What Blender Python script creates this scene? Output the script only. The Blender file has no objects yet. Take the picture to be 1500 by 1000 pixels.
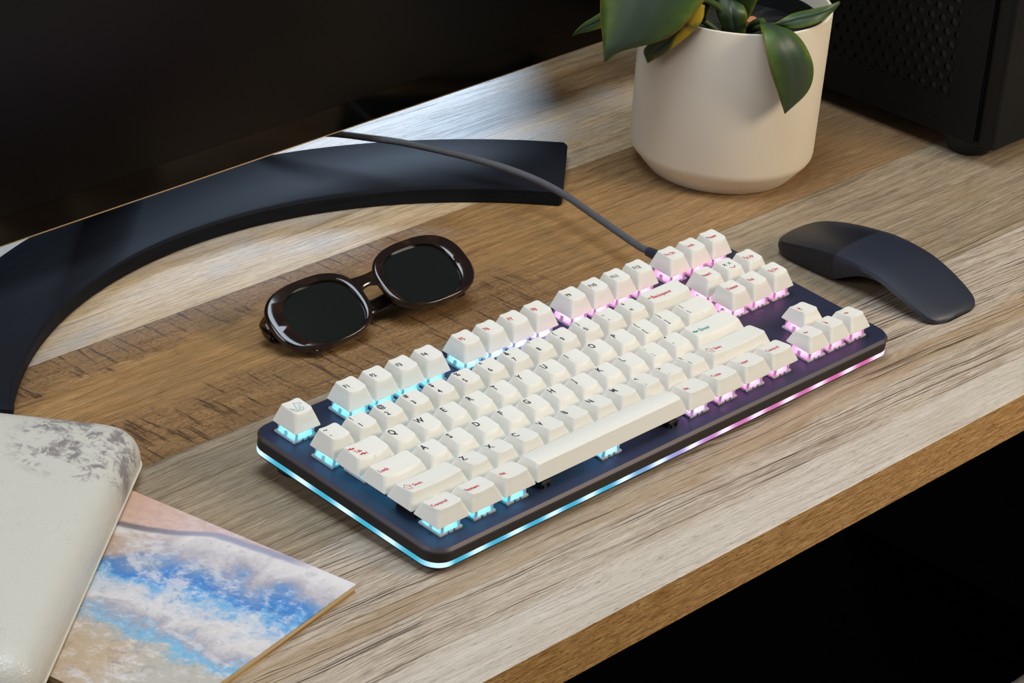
import bpy, bmesh, math, random
from mathutils import Vector, Matrix
random.seed(7)
S = 0.001            # all sizes below are millimetres
U = 19.05
C = bpy.context.scene.collection
scn = bpy.context.scene

# ------------------------------------------------------------------ object helpers
def mesh_from(name, verts, faces, mats, smooth=True, fmat=None, uvs=None):
    me = bpy.data.meshes.new(name)
    me.from_pydata([(v[0]*S, v[1]*S, v[2]*S) for v in verts], [], faces)
    for m in (mats if isinstance(mats, (list, tuple)) else [mats]):
        me.materials.append(m)
    if fmat:
        for p, k in zip(me.polygons, fmat): p.material_index = k
    if uvs:
        l = me.uv_layers.new(name='UVMap')
        for lp in me.loops: l.data[lp.index].uv = uvs[lp.vertex_index]
    bm = bmesh.new(); bm.from_mesh(me)
    bmesh.ops.recalc_face_normals(bm, faces=bm.faces)
    bm.to_mesh(me); bm.free()
    for p in me.polygons: p.use_smooth = smooth
    if smooth:
        me.set_sharp_from_angle(angle=math.radians(35))
    return me

def link(name, me, parent=None, loc=(0, 0, 0), rot=(0, 0, 0)):
    o = bpy.data.objects.new(name, me); C.objects.link(o)
    o.location = Vector(loc)*S; o.rotation_euler = rot
    if parent: o.parent = parent
    return o

def empty(name, loc=(0, 0, 0), rot=(0, 0, 0)):
    return link(name, None, None, loc, rot)

def tag(o, label=None, cat=None, group=None, kind=None):
    if label: o['label'] = label
    if cat: o['category'] = cat
    if group: o['group'] = group
    if kind: o['kind'] = kind
    return o

class MB:
    """collects vertices and faces of one mesh"""
    def __init__(s): s.v = []; s.f = []; s.m = []; s.uv = []
    def add(s, vs, fs, mi=0):
        b = len(s.v); s.v += [tuple(v) for v in vs]
        s.f += [tuple(i+b for i in f) for f in fs]; s.m += [mi]*len(fs)
    def box(s, x0, x1, y0, y1, z0, z1, mi=0):
        s.add([(x, y, z) for z in (z0, z1) for y in (y0, y1) for x in (x0, x1)],
              [(0, 1, 3, 2), (4, 6, 7, 5), (0, 4, 5, 1), (2, 3, 7, 6), (0, 2, 6, 4), (1, 5, 7, 3)], mi)
    def rings(s, rs, cap0=True, cap1=True, mi=0, closed=False):
        n = len(rs[0]); vs = [p for r in rs for p in r]; fs = []
        for k in range(len(rs)-1 + (1 if closed else 0)):
            a = k*n; b = ((k+1) % len(rs))*n
            for i in range(n):
                j = (i+1) % n; fs.append((a+i, a+j, b+j, b+i))
        if cap0 and not closed: fs.append(tuple(range(n)))
        if cap1 and not closed: fs.append(tuple((len(rs)-1)*n+i for i in range(n)))
        s.add(vs, fs, mi)
    def tube(s, pts, r, n=12, mi=0, caps=True):
        pts = [Vector(p) for p in pts]; rs = []
        rad = r if isinstance(r, (list, tuple)) else [r]*len(pts)
        t = (pts[1]-pts[0]).normalized()
        up = Vector((0, 0, 1)) if abs(t.z) < .9 else Vector((1, 0, 0))
        a = t.cross(up).normalized()
        for i, p in enumerate(pts):
            t = (pts[min(i+1, len(pts)-1)]-pts[max(i-1, 0)]).normalized()
            a = (a-t*a.dot(t)).normalized(); b = t.cross(a)
            rs.append([tuple(p+(a*math.cos(2*math.pi*k/n)+b*math.sin(2*math.pi*k/n))*rad[i]) for k in range(n)])
        s.rings(rs, caps, caps, mi)
    def build(s, name, mats, parent=None, loc=(0, 0, 0), rot=(0, 0, 0), smooth=True):
        return link(name, mesh_from(name, s.v, s.f, mats, smooth, s.m), parent, loc, rot)

def rrect(x0, x1, y0, y1, r, z, nc=5, ns=0):
    """rounded rectangle ring, ns extra points on each straight side"""
    r = max(min(r, (x1-x0)/2-1e-4, (y1-y0)/2-1e-4), 1e-3); out = []
    cs = [(x1-r, y0+r, -90), (x1-r, y1-r, 0), (x0+r, y1-r, 90), (x0+r, y0+r, 180)]
    for i, (cx, cy, a0) in enumerate(cs):
        arc = [(cx+r*math.cos(math.radians(a0+90*k/nc)), cy+r*math.sin(math.radians(a0+90*k/nc))) for k in range(nc+1)]
        out += arc
        nx = cs[(i+1) % 4]; q = (nx[0]+r*math.cos(math.radians(nx[2])), nx[1]+r*math.sin(math.radians(nx[2])))
        for k in range(1, ns+1):
            t = k/(ns+1); out.append((arc[-1][0]*(1-t)+q[0]*t, arc[-1][1]*(1-t)+q[1]*t))
    zz = z if callable(z) else (lambda x, y: z)
    return [(x, y, zz(x, y)) for x, y in out]

def catmull(P, n=6):
    P = [Vector(p) for p in P]; Q = [P[0]*2-P[1]]+P+[P[-1]*2-P[-2]]; out = []
    for i in range(1, len(Q)-2):
        for k in range(n):
            t = k/n; a, b, c, d = Q[i-1:i+3]
            out.append(.5*((2*b)+(c-a)*t+(2*a-5*b+4*c-d)*t*t+(3*b-a-3*c+d)*t**3))
    return out+[P[-1]]

# ------------------------------------------------------------------ material helpers
def srgb(r, g, b):
    f = lambda c: (c/255/12.92) if c <= 10 else ((c/255+.055)/1.055)**2.4
    return (f(r), f(g), f(b), 1)

class N:
    """small node-building language"""
    def __init__(s, name):
        s.mat = bpy.data.materials.new(name); s.mat.use_nodes = True
        s.t = s.mat.node_tree; s.t.nodes.clear()
        s.out = s.t.nodes.new('ShaderNodeOutputMaterial')
    def nd(s, typ, **kw):
        n = s.t.nodes.new(typ)
        for k, v in kw.items(): setattr(n, k, v)
        return n
    def put(s, sock, v):
        if isinstance(v, bpy.types.NodeSocket): s.t.links.new(v, sock)
        elif v is not None: sock.default_value = v
    def m(s, op, a, b=None, c=None, clamp=False):
        n = s.nd('ShaderNodeMath', operation=op, use_clamp=clamp)
        for k, v in enumerate((a, b, c)): s.put(n.inputs[k], v)
        return n.outputs[0]
    def pos(s, obj=True):
        if obj: v = s.nd('ShaderNodeTexCoord').outputs['Object']
        else: v = s.nd('ShaderNodeNewGeometry').outputs['Position']
        x = s.nd('ShaderNodeSeparateXYZ'); s.put(x.inputs[0], v)
        return [s.m('MULTIPLY', x.outputs[k], 1000.0) for k in range(3)]
    def uv(s):
        x = s.nd('ShaderNodeSeparateXYZ'); s.put(x.inputs[0], s.nd('ShaderNodeTexCoord').outputs['UV'])
        return x.outputs[0], x.outputs[1]
    def xyz(s, x, y, z=0.0):
        n = s.nd('ShaderNodeCombineXYZ')
        for k, v in enumerate((x, y, z)): s.put(n.inputs[k], v)
        return n.outputs[0]
    def noise(s, vec, scale=1.0, detail=4.0, rough=.55, dist=0.0):
        n = s.nd('ShaderNodeTexNoise'); s.put(n.inputs['Vector'], vec)
        n.inputs['Scale'].default_value = scale; n.inputs['Detail'].default_value = detail
        n.inputs['Roughness'].default_value = rough; n.inputs['Distortion'].default_value = dist
        return n.outputs['Fac']
    def voronoi(s, vec, scale=1.0, feature='F1'):
        n = s.nd('ShaderNodeTexVoronoi', feature=feature); s.put(n.inputs['Vector'], vec)
        n.inputs['Scale'].default_value = scale
        return n.outputs['Distance']
    def ramp(s, fac, stops, interp='LINEAR'):
        n = s.nd('ShaderNodeValToRGB'); e = n.color_ramp.elements; n.color_ramp.interpolation = interp
        while len(e) < len(stops): e.new(0.5)
        for k, (p, c) in enumerate(stops):
            e[k].position = p; e[k].color = c if len(c) == 4 else (*c, 1)
        s.put(n.inputs[0], fac); return n.outputs[0]
    def sm(s, x, a, b):
        """smoothstep of x from a to b"""
        n = s.nd('ShaderNodeMapRange', interpolation_type='SMOOTHSTEP')
        s.put(n.inputs[0], x); n.inputs[1].default_value = a; n.inputs[2].default_value = b
        return n.outputs[0]
    def mix(s, f, a, b, mode='MIX'):
        n = s.nd('ShaderNodeMix', data_type='RGBA', blend_type=mode)
        s.put(n.inputs[0], f); s.put(n.inputs[6], a); s.put(n.inputs[7], b)
        return n.outputs[2]
    def bump(s, h, strength=.3, dist=.0005):
        n = s.nd('ShaderNodeBump'); s.put(n.inputs['Height'], h)
        n.inputs['Strength'].default_value = strength; n.inputs['Distance'].default_value = dist
        return n.outputs[0]
    def bsdf(s, color, rough=.5, metal=0.0, normal=None, **kw):
        n = s.nd('ShaderNodeBsdfPrincipled')
        s.put(n.inputs['Base Color'], color); s.put(n.inputs['Roughness'], rough); s.put(n.inputs['Metallic'], metal)
        if normal is not None: s.put(n.inputs['Normal'], normal)
        for k, v in kw.items(): s.put(n.inputs[k.replace('_', ' ')], v)
        s.t.links.new(n.outputs[0], s.out.inputs[0]); return n
    def shader(s, sock): s.t.links.new(sock, s.out.inputs[0]); return s.mat

def plain(name, color, rough=.5, metal=0.0, grain=0.0, gscale=400, **kw):
    n = N(name)
    if grain:
        v = n.noise(n.nd('ShaderNodeTexCoord').outputs['Object'], gscale, 3)
        col = n.mix(n.m('MULTIPLY', v, grain), color, tuple(c*.5 for c in color[:3])+(1,))
        n.bsdf(col, rough, metal, n.bump(v, .15, .0002), **kw)
    else: n.bsdf(color, rough, metal, **kw)
    return n.mat

# ------------------------------------------------------------------ wood
def wood_top():
    n = N('weathered_oak_laminate'); X, Y, Z = n.pos()
    w1 = n.noise(n.xyz(n.m('MULTIPLY', X, .006), n.m('MULTIPLY', Y, .03)), 1, 3)
    Yw = n.m('ADD', Y, n.m('MULTIPLY', n.m('SUBTRACT', w1, .5), 18))
    # plank boundaries in the print
    jig = n.m('MULTIPLY', n.m('SUBTRACT', n.noise(n.xyz(n.m('MULTIPLY', X, .12), 0.0), 1, 3), .5), 3.0)
    Yb = n.m('ADD', Y, jig)
    p2 = n.m('MULTIPLY', n.sm(Y, 166.4, 167.4), n.m('SUBTRACT', 1.0, n.sm(Y, 290.5, 291.5)))   # brown plank
    p3 = n.sm(Y, 290.5, 291.5)
    p0 = n.m('SUBTRACT', 1.0, n.sm(Y, 49.6, 50.4))
    off = n.m('ADD', n.m('MULTIPLY', p2, 37.0), n.m('ADD', n.m('MULTIPLY', p3, 71.0), n.m('MULTIPLY', p0, 13.0)))
    fine = n.noise(n.xyz(n.m('MULTIPLY', X, .06), n.m('MULTIPLY', Yw, 1.5), off), 1, 8, .72)
    mid = n.noise(n.xyz(n.m('MULTIPLY', X, .010), n.m('MULTIPLY', Yw, .26), off), 1, 6, .65)
    big = n.noise(n.xyz(n.m('MULTIPLY', X, .007), n.m('MULTIPLY', Y, .016), off), 1, 3)
    t = n.m('ADD', n.m('MULTIPLY', fine, .62), n.m('MULTIPLY', mid, .38))
    c0 = n.ramp(t, [(.34, srgb(112, 94, 76)), (.45, srgb(160, 142, 122)), (.55, srgb(188, 172, 154)), (.68, srgb(210, 200, 186))])
    c1 = n.ramp(t, [(.34, srgb(94, 78, 58)), (.46, srgb(136, 118, 95)), (.56, srgb(160, 142, 117)), (.70, srgb(184, 168, 144))])
    c2 = n.ramp(t, [(.34, srgb(92, 62, 34)), (.46, srgb(138, 102, 60)), (.56, srgb(166, 128, 82)), (.70, srgb(194, 156, 108))])
    c3 = n.ramp(t, [(.34, srgb(136, 108, 76)), (.46, srgb(182, 152, 114)), (.56, srgb(208, 182, 146)), (.70, srgb(226, 208, 182))])
    # the brown plank turns greyer towards its right end
    grey = n.m('MULTIPLY', n.sm(X, 330, 520), .30)
    c2 = n.mix(grey, c2, c1); c2 = n.mix(n.m('MULTIPLY', n.sm(X, 420, 560), .35), c2, srgb(104, 78, 54))
    # a brown streak runs through the front planks, grey patches through the back one
    col = n.mix(p0, c1, c0); col = n.mix(p2, col, c2); col = n.mix(p3, col, c3)
    brown = n.m('MULTIPLY', n.sm(big, .52, .72), .45)
    col = n.mix(n.m('MULTIPLY', brown, n.m('SUBTRACT', 1.0, p3)), col, srgb(140, 108, 70))
    greyp = n.m('MULTIPLY', n.m('MULTIPLY', n.sm(big, .48, .62), .6), p3)
    col = n.mix(greyp, col, srgb(172, 166, 160))
    # open pores: long dark lines
    Yt = n.m('ADD', n.m('ADD', Y, n.m('MULTIPLY', n.m('SUBTRACT', w1, .5), 9)), n.m('MULTIPLY', n.m('MULTIPLY', X, .05), p0))
    por = n.noise(n.xyz(n.m('MULTIPLY', X, .0065), n.m('MULTIPLY', Yt, 1.0), n.m('ADD', off, 5.0)), 1, 4, .58)
    zone = n.noise(n.xyz(n.m('MULTIPLY', X, .006), n.m('MULTIPLY', Y, .03), 3.0), 1, 2)
    lines = n.m('MULTIPLY', n.sm(por, .565, .600), n.sm(zone, .28, .45))
    frontw = n.m('ADD', .40, n.m('MULTIPLY', n.m('SUBTRACT', 1.0, n.sm(Y, 49, 90)), .55))
    strip = n.m('SUBTRACT', 1.0, n.sm(n.m('ADD', Y, n.m('MULTIPLY', n.m('SUBTRACT', big, .5), 10)), -58, -50))
    lines = n.m('MULTIPLY', n.m('MULTIPLY', lines, frontw), n.m('SUBTRACT', 1.0, n.m('MULTIPLY', strip, .75)))
    col = n.mix(n.m('MULTIPLY', strip, .45), col, srgb(204, 196, 184))
    kb_shade = n.m('SUBTRACT', 1.0, n.sm(n.m('ABSOLUTE', n.m('ADD', n.m('ADD', Y, 18.0), n.m('MULTIPLY', n.m('SUBTRACT', big, .5), 30))), 4, 14))  # contact shade along the keyboard's front edge, painted into the wood as brown
    col = n.mix(n.m('MULTIPLY', kb_shade, .5), col, srgb(150, 118, 76))
    # saw marks across the brown plank
    ns = n.noise(n.xyz(n.m('MULTIPLY', X, .05), n.m('MULTIPLY', Y, .05), 9.0), 1, 5, .7)
    edge_hi = n.sm(n.m('ADD', Y, n.m('MULTIPLY', n.m('SUBTRACT', ns, .5), 70)), 258, 268)
    edge_lo = n.m('SUBTRACT', 1.0, n.sm(n.m('ADD', Y, n.m('MULTIPLY', n.m('SUBTRACT', ns, .5), 70)), 205, 222))
    xr = n.m('SUBTRACT', 1.0, n.sm(X, 235, 330))
    mask = n.m('MULTIPLY', n.m('MULTIPLY', n.m('MAXIMUM', edge_hi, edge_lo), p2), xr)
    cr = n.noise(n.xyz(n.m('MULTIPLY', n.m('ADD', X, n.m('MULTIPLY', Y, .05)), .24), n.m('MULTIPLY', Y, .018), 2.0), 1, 6, .72)
    mot = n.noise(n.xyz(n.m('MULTIPLY', X, .35), n.m('MULTIPLY', Y, .7), 4.0), 1, 5, .75)
    saw = n.m('MULTIPLY', n.m('MAXIMUM', n.sm(cr, .545, .60), n.m('MULTIPLY', n.sm(mot, .49, .62), .70)), mask)
    col = n.mix(n.m('MULTIPLY', mask, .25), col, srgb(108, 76, 46))
    col = n.mix(n.m('MULTIPLY', saw, .85), col, srgb(58, 38, 24))
    lt = n.m('MULTIPLY', n.sm(mot, .30, .36), 1.0)
    col = n.mix(n.m('MULTIPLY', n.m('SUBTRACT', 1.0, lt), n.m('MULTIPLY', mask, .55)), col, srgb(196, 160, 116))
    # hairline seams
    seam = n.m('ADD', n.m('ADD', n.m('SUBTRACT', 1.0, n.sm(n.m('ABSOLUTE', n.m('SUBTRACT', Yb, 167.0)), .0, .7)),
                              n.m('SUBTRACT', 1.0, n.sm(n.m('ABSOLUTE', n.m('SUBTRACT', Yb, 50.0)), .0, .6))),
                  n.m('SUBTRACT', 1.0, n.sm(n.m('ABSOLUTE', n.m('SUBTRACT', Yb, 291.0)), .0, .8)))
    dark = n.m('MINIMUM', n.m('ADD', lines, n.m('MULTIPLY', seam, .45)), 1.0)
    col = n.mix(dark, col, srgb(70, 54, 40))
    dash = n.noise(n.xyz(n.m('MULTIPLY', X, .11), n.m('MULTIPLY', Yw, 1.9), n.m('ADD', off, 9.0)), 1, 4, .6)
    col = n.mix(n.m('MULTIPLY', n.sm(dash, .57, .66), .55), col, srgb(92, 72, 52))
    h = n.m('SUBTRACT', n.m('MULTIPLY', fine, .5), n.m('ADD', dark, saw))
    n.bsdf(col, n.m('ADD', .36, n.m('MULTIPLY', fine, .2)), 0, n.bump(h, .5, .0005))
    return n.mat

def wood_edge():
    n = N('brown_edge_banding'); X, Y, Z = n.pos()
    a = n.noise(n.xyz(n.m('MULTIPLY', X, .06), n.m('MULTIPLY', Z, .8), Y), 1, 5, .65)
    f = n.noise(n.xyz(n.m('MULTIPLY', X, .22), n.m('MULTIPLY', n.m('ADD', Z, n.m('MULTIPLY', X, .02)), 1.6), 5.0), 1, 3, .6)
    col = n.ramp(a, [(.36, srgb(160, 114, 62)), (.5, srgb(196, 150, 92)), (.64, srgb(222, 182, 124))])
    fl = n.sm(f, .56, .64)
    col = n.mix(n.m('MULTIPLY', fl, .7), col, srgb(84, 56, 32))
    n.bsdf(col, .5, 0, n.bump(n.m('SUBTRACT', a, fl), .4, .0004)); return n.mat

M_WOOD, M_EDGE = wood_top(), wood_edge()

# ------------------------------------------------------------------ keyboard materials
def led_colour(n, X, strength_white=.0):
    return n.ramp(n.m('DIVIDE', X, 362.0), [(0.0, (.04, .54, .80, 1)), (.33, (.05, .52, .82, 1)), (.47, (.38, .42, .88, 1)),
                                            (.60, (.80, .22, .58, 1)), (1.0, (.84, .14, .40, 1))])
def led_mat(name, strength, strip=False):
    n = N(name); g = n.nd('ShaderNodeNewGeometry').outputs['Position']
    x = n.nd('ShaderNodeSeparateXYZ'); n.put(x.inputs[0], g)
    X = n.m('MULTIPLY', x.outputs[0], 1000.0); Y = n.m('MULTIPLY', x.outputs[1], 1000.0)
    col = led_colour(n, X)
    e = n.nd('ShaderNodeEmission')
    if strip:
        px = n.m('MULTIPLY', n.m('ADD', n.m('COSINE', n.m('MULTIPLY', n.m('SUBTRACT', X, 22.0), 2*math.pi/27.5)), 1.0), .5)
        py = n.m('MULTIPLY', n.m('ADD', n.m('COSINE', n.m('MULTIPLY', n.m('SUBTRACT', Y, 26.0), 2*math.pi/32.0)), 1.0), .5)
        inside = n.m('MULTIPLY', n.sm(X, -1, 8), n.m('SUBTRACT', 1.0, n.sm(X, 350, 359)))
        hot = n.m('ADD', n.m('MULTIPLY', px, inside), n.m('MULTIPLY', py, n.m('SUBTRACT', 1.0, inside)))
        hot = n.m('POWER', hot, 1.6)
        col = n.mix(n.m('ADD', .05, n.m('MULTIPLY', hot, .60)), col, (.85, .95, 1, 1))
        n.put(e.inputs['Strength'], n.m('ADD', strength*.55, n.m('MULTIPLY', hot, strength*.35)))
    else:
        e.inputs['Strength'].default_value = strength
        col = n.mix(.06, col, (1, 1, 1, 1))
    n.put(e.inputs['Color'], col)
    n.shader(e.outputs[0]); return n.mat

def clear_mat():
    n = N('clear_polycarbonate')
    tr = n.nd('ShaderNodeBsdfTransparent'); tr.inputs[0].default_value = (.93, .96, .98, 1)
    tl = n.nd('ShaderNodeBsdfTranslucent'); tl.inputs[0].default_value = (.9, .93, .95, 1)
    gl = n.nd('ShaderNodeBsdfGlossy'); gl.inputs['Roughness'].default_value = .12
    df = n.nd('ShaderNodeBsdfDiffuse'); df.inputs[0].default_value = (.92, .94, .95, 1)
    a = n.nd('ShaderNodeMixShader'); a.inputs[0].default_value = .45
    n.t.links.new(tl.outputs[0], a.inputs[1]); n.t.links.new(df.outputs[0], a.inputs[2])
    b = n.nd('ShaderNodeMixShader'); b.inputs[0].default_value = .84
    n.t.links.new(tr.outputs[0], b.inputs[1]); n.t.links.new(a.outputs[0], b.inputs[2])
    f = n.nd('ShaderNodeFresnel'); f.inputs[0].default_value = 1.55
    c = n.nd('ShaderNodeMixShader'); n.t.links.new(f.outputs[0], c.inputs[0])
    n.t.links.new(b.outputs[0], c.inputs[1]); n.t.links.new(gl.outputs[0], c.inputs[2])
    return n.shader(c.outputs[0])

M_CAP = plain('cream_pbt_plastic', srgb(220, 216, 206), .46, grain=.05, gscale=2500)
M_LEG = plain('navy_dye_legend', srgb(26, 20, 48), .6)
M_RED = plain('red_dye_legend', srgb(186, 18, 52), .6)
M_TEAL = plain('teal_dye_legend', srgb(30, 138, 140), .5)
M_PLATE = plain('anodised_navy_plate', srgb(60, 64, 88), .42, .6, grain=.2, gscale=1800)
M_RIM = plain('anodised_chamfer', srgb(74, 68, 71), .5, .5)
M_BODY = plain('black_anodised_case', srgb(34, 32, 32), .5, .3)
M_BOT = plain('black_base_shell', srgb(14, 14, 16), .5)
M_RUB = plain('black_rubber', srgb(16, 16, 17), .75)
M_STAB = plain('black_stabiliser_plastic', srgb(18, 18, 20), .35)
M_STRIP = led_mat('edge_light_diffuser', 1.5, True)
M_LED = led_mat('switch_led', 9.5)
M_CLEAR = clear_mat()
M_FLANGE = plain('frosted_polycarbonate', srgb(226, 232, 236), .3, Transmission_Weight=.25)

# ------------------------------------------------------------------ keyboard
TILT = math.radians(4)
kb = empty('mechanical_keyboard', (0, 0, 21.5), (TILT, 0, 0))
tag(kb, 'compact mechanical keyboard with cream keycaps, navy case and cyan to pink edge light', 'keyboard')
X0, X1, Y0, Y1, RC = -8.2, 366.5, -8.6, 131.0, 11.5
def ring(z, ins): return rrect(X0+ins, X1-ins, Y0+ins, Y1-ins, RC-ins, z, 10)
m = MB()
m.rings([ring(-9.2, .2), ring(-8.6, .0)], True, False, 0)
m.rings([ring(-8.6, .0), ring(-8.0, .0), ring(-6.5, 1.4)], False, False, 1)
m.rings([ring(-6.5, 1.4), ring(-6.5, 9)], False, True, 0)
m.build('top_plate', [M_PLATE, M_RIM], kb)
m = MB(); m.rings([ring(-14.3, .2), ring(-9.2, .35)]); m.build('case_wall', M_BODY, kb)
m = MB(); m.rings([ring(-17.2, .2), ring(-14.3, .2)]); tag(m.build('light_strip', M_STRIP, kb), 'glowing diffuser strip fading from cyan to pink')
m = MB(); m.rings([ring(-20.2, 3.5), ring(-18.6, .9), ring(-17.2, .3)]); m.build('bottom_shell', M_BOT, kb)
for x in (14, 344):
    m = MB(); m.rings([rrect(x-10, x+10, -2, 6, 3, -21.2), rrect(x-10, x+10, -2, 6, 3, -19.9)]); m.build('rubber_foot', M_RUB, kb)
    m = MB(); m.rings([rrect(x-12, x+12, 108, 120, 4, -29.0), rrect(x-12, x+12, 108, 120, 4, -20.0)]); m.build('riser_foot', M_RUB, kb)
m = MB(); m.box(322, 342, 130.2, 131.6, -15, -8.8); m.build('usb_port_block', M_BOT, kb)

# profile: (front z, back z) of the cap's top face
PROF = {'F': (9.6, 9.9), 4: (9.3, 9.6), 3: (7.7, 8.4), 2: (7.2, 7.6), 1: (8.5, 6.9), 0: (8.6, 6.8), 'D': (9.4, 9.7)}
TY0, TY1 = 4.5, 16.8
def top_fn(w, pr, space=False):
    zf, zb = PROF[pr]; cx = w*U/2; hw = w*U/2-3.5
    if space:
        return lambda x, y: 8.9 - .9*((y-(TY0+TY1)/2)/((TY1-TY0)/2))**2 - (.12*(y-TY0))
    return lambda x, y: zf+(zb-zf)*(y-TY0)/(TY1-TY0) + .75*(min(abs(x-cx)/hw, 1.0)**2-1) + .0
def cap_mesh(w, pr, space=False):
    W = w*U; g = .45; f = top_fn(w, pr, space); ns = 5 if w < 1.2 else 11 if w < 3 else 20
    bx0, bx1, by0, by1 = g, W-g, g, U-g
    tx0, tx1, ty0, ty1 = 3.5, W-3.5, TY0, TY1
    def r(t, ins, rad, zf_):
        return rrect(bx0+(tx0-bx0)*t+ins, bx1+(tx1-bx1)*t-ins, by0+(ty0-by0)*t+ins, by1+(ty1-by1)*t-ins, rad, zf_, 5, ns)
    def lerpz(t, d=0): return lambda x, y: (f(tx0+(x-bx0)*(tx1-tx0)/(bx1-bx0), ty0+(y-by0)*(ty1-ty0)/(by1-by0)) )*t+d
    rs = []
    rs.append(r(.72, 1.3, .8, lambda x, y: 6.0 if pr in (2, 3, 1, 0) else 7.2))
    rs.append(r(0, 1.3, .5, 0)); rs.append(r(0, .15, .9, 0)); rs.append(r(0.02, 0, 1.0, .18))
    for t in (.33, .66, .93): rs.append(r(t, 0, 1.0+1.0*t, lerpz(t)))
    rs.append(r(1, .0, 2.0, lambda x, y: f(x, y)-.22)); rs.append(r(1, .16, 1.9, lambda x, y: f(x, y)-.04))
    rs.append(r(1, .45, 1.7, f))
    cx, cy = W/2, (TY0+TY1)/2
    base = r(1, .45, 1.7, f)
    for k in (.8, .6, .4, .2, .06):
        yy = lambda y: cy+(y-cy)*k
        # shrink in y fully, in x only as far as keeps the cells even
        kx = k if w < 1.6 else max(0, 1-(1-k)*(TY1-TY0)/(tx1-tx0)) if k > .06 else max(0, 1-.94*(TY1-TY0)/(tx1-tx0))
        rs.append([(cx+(x-cx)*kx, yy(y), f(cx+(x-cx)*kx, yy(y))) for x, y, z in base])
    m = MB(); m.rings(rs, True, True)
    return mesh_from('keycap', m.v, m.f, M_CAP)

# switch housing pieces, origin at the centre of the key cell
def switch_mesh():
    m = MB(); z = -6.5; h = 7.8
    # flange with clip notches in its four sides
    pts = [(-h, -h), (-2.6, -h), (-2.6, -h+.9), (-1.3, -h+.9), (-1.3, -h), (1.3, -h), (1.3, -h+.9), (2.6, -h+.9), (2.6, -h), (h, -h),
           (h, h), (2.6, h), (2.6, h-.9), (-2.6, h-.9), (-2.6, h), (-h, h)]
    m.rings([[(x, y, z) for x, y in pts], [(x, y, z+1.1) for x, y in pts]], mi=1)
    m.rings([rrect(-7, 7, -7, 7, .5, z+1.1, 2), rrect(-6.6, 6.6, -6.6, 6.6, .5, z+2.2, 2), rrect(-5.4, 5.4, -5.2, 5.2, .6, -.4, 2), rrect(-5, 5, -4.8, 4.8, .6, -.1, 2)], False, True)
    for sx in (-1, 1):   # ribs on the housing
        m.box(sx*5.6-.5, sx*5.6+.5, -7.2, -6.0, z+1.1, z+4.6)
        m.box(sx*5.6-.5, sx*5.6+.5, 6.0, 7.2, z+1.1, z+4.6)
    m.box(-7.4, -6.5, -1, 1, z+1.1, z+3.8); m.box(6.5, 7.4, -1, 1, z+1.1, z+3.8)
    return mesh_from('key_switch', m.v, m.f, [M_CLEAR, M_FLANGE], False, m.m)
SW = switch_mesh()
m = MB(); m.rings([rrect(-4.6, 4.6, -4.6, 4.6, .6, -5.2, 2), rrect(-3.9, 3.9, -3.9, 3.9, .6, -3.2, 2)]); LED = mesh_from('led', m.v, m.f, M_LED)
m = MB(); m.rings([rrect(-4.2, 4.2, -7, 7, .8, -6.5, 3), rrect(-4.2, 4.2, -7, 7, .8, -3.4, 3), rrect(-3.2, 3.2, -6, 6, .6, -2.6, 3)])
for sx in (-1, 1): m.box(sx*2-.5, sx*2+.5, -7.8, -7.0, -6.5, -4.8)
STAB = mesh_from('stabiliser', m.v, m.f, M_STAB)

A, Rr, T = M_LEG, M_RED, M_TEAL
def L(ch): return [(ch, 3.8, 11.3, 5.6, A)]
def Nn(s_, c): return [(s_, 4.9, 12.6, 4.7, A), (c, 4.9, 6.0, 4.7, A)]
def F_(s_, c): return [(s_, 4.5, 9.0, 4.1, c)]
def W_(s_, x=3.7, y=8.9, c=Rr, z=3.4): return [(s_, x, y, z, c)]
rows = []
rows.append((0, 0, [(1.25, W_('Control')), (1.25, W_('System')), (1.25, W_('Alt', 4.6)), (6.25, []), (1.25, W_('Alt', 4.6)), (1.25, W_('Code', 4.2)), (1.25, W_('Layer', 4.2)), (1.25, W_('Control'))]))
rows.append((1, 0, [(2.25, W_('Shift', 9.8)+[('@shift', 4.2, 7.8, 1, Rr)])] + [(1, L(c)) for c in 'ZXCVBNM'] + [(1, Nn('<', ',')), (1, Nn('>', '.')), (1, Nn('?', '/')), (2.75, W_('Shift', 9.8)+[('@shift', 4.2, 7.8, 1, Rr)])]))
rows.append((2, 0, [(1.75, W_('Lock', 4.2))] + [(1, L(c)) for c in 'ASDFGHJKL'] + [(1, Nn(':', ';')), (1, Nn('"', "'")), (2.25, W_('Enter', 10.0, 8.7, T, 3.9)+[('@enter', 3.8, 10.0, 1, T)])]))
rows.append((3, 0, [(1.5, W_('Tab', 6.0, 9.5, Rr, 3.0)+[('@tab', 4.2, 8, 1, Rr)])] + [(1, L(c)) for c in 'QWERTYUIOP'] + [(1, Nn('{', '[')), (1, Nn('}', ']')), (1.5, Nn('|', '\\'))]))
rows.append((4, 0, [(1, Nn('~', '`'))] + [(1, Nn(a, b)) for a, b in zip('!@#$%^&*()', '1234567890')] + [(1, Nn('_', '-')), (1, Nn('+', '=')), (2, W_('Backspace', 7.0, 8.7, Rr, 3.9)+[('@back', 3.8, 10.0, 1, Rr)])]))
keys = []
for r, x, ks in rows:
    for w, lg in ks:
        keys.append((x, float(r), w, r, lg)); x += w
keys.append((0, 5.5, 1, 'F', [('@wing', 3.6, 5.2, 1, T)]))
for i in range(12):
    keys.append(((2+i) if i < 4 else (6.5+i-4) if i < 8 else (11+i-8), 5.5, 1, 'F', F_('F%d' % (i+1), Rr if 4 <= i < 8 else A)))
for i, s_ in enumerate(('Prt Sc', 'Lock', 'Pause')): keys.append((15.5+i, 5.5, 1, 'F', W_(s_, 3.9, 9.2, Rr, 3.5)))
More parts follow.
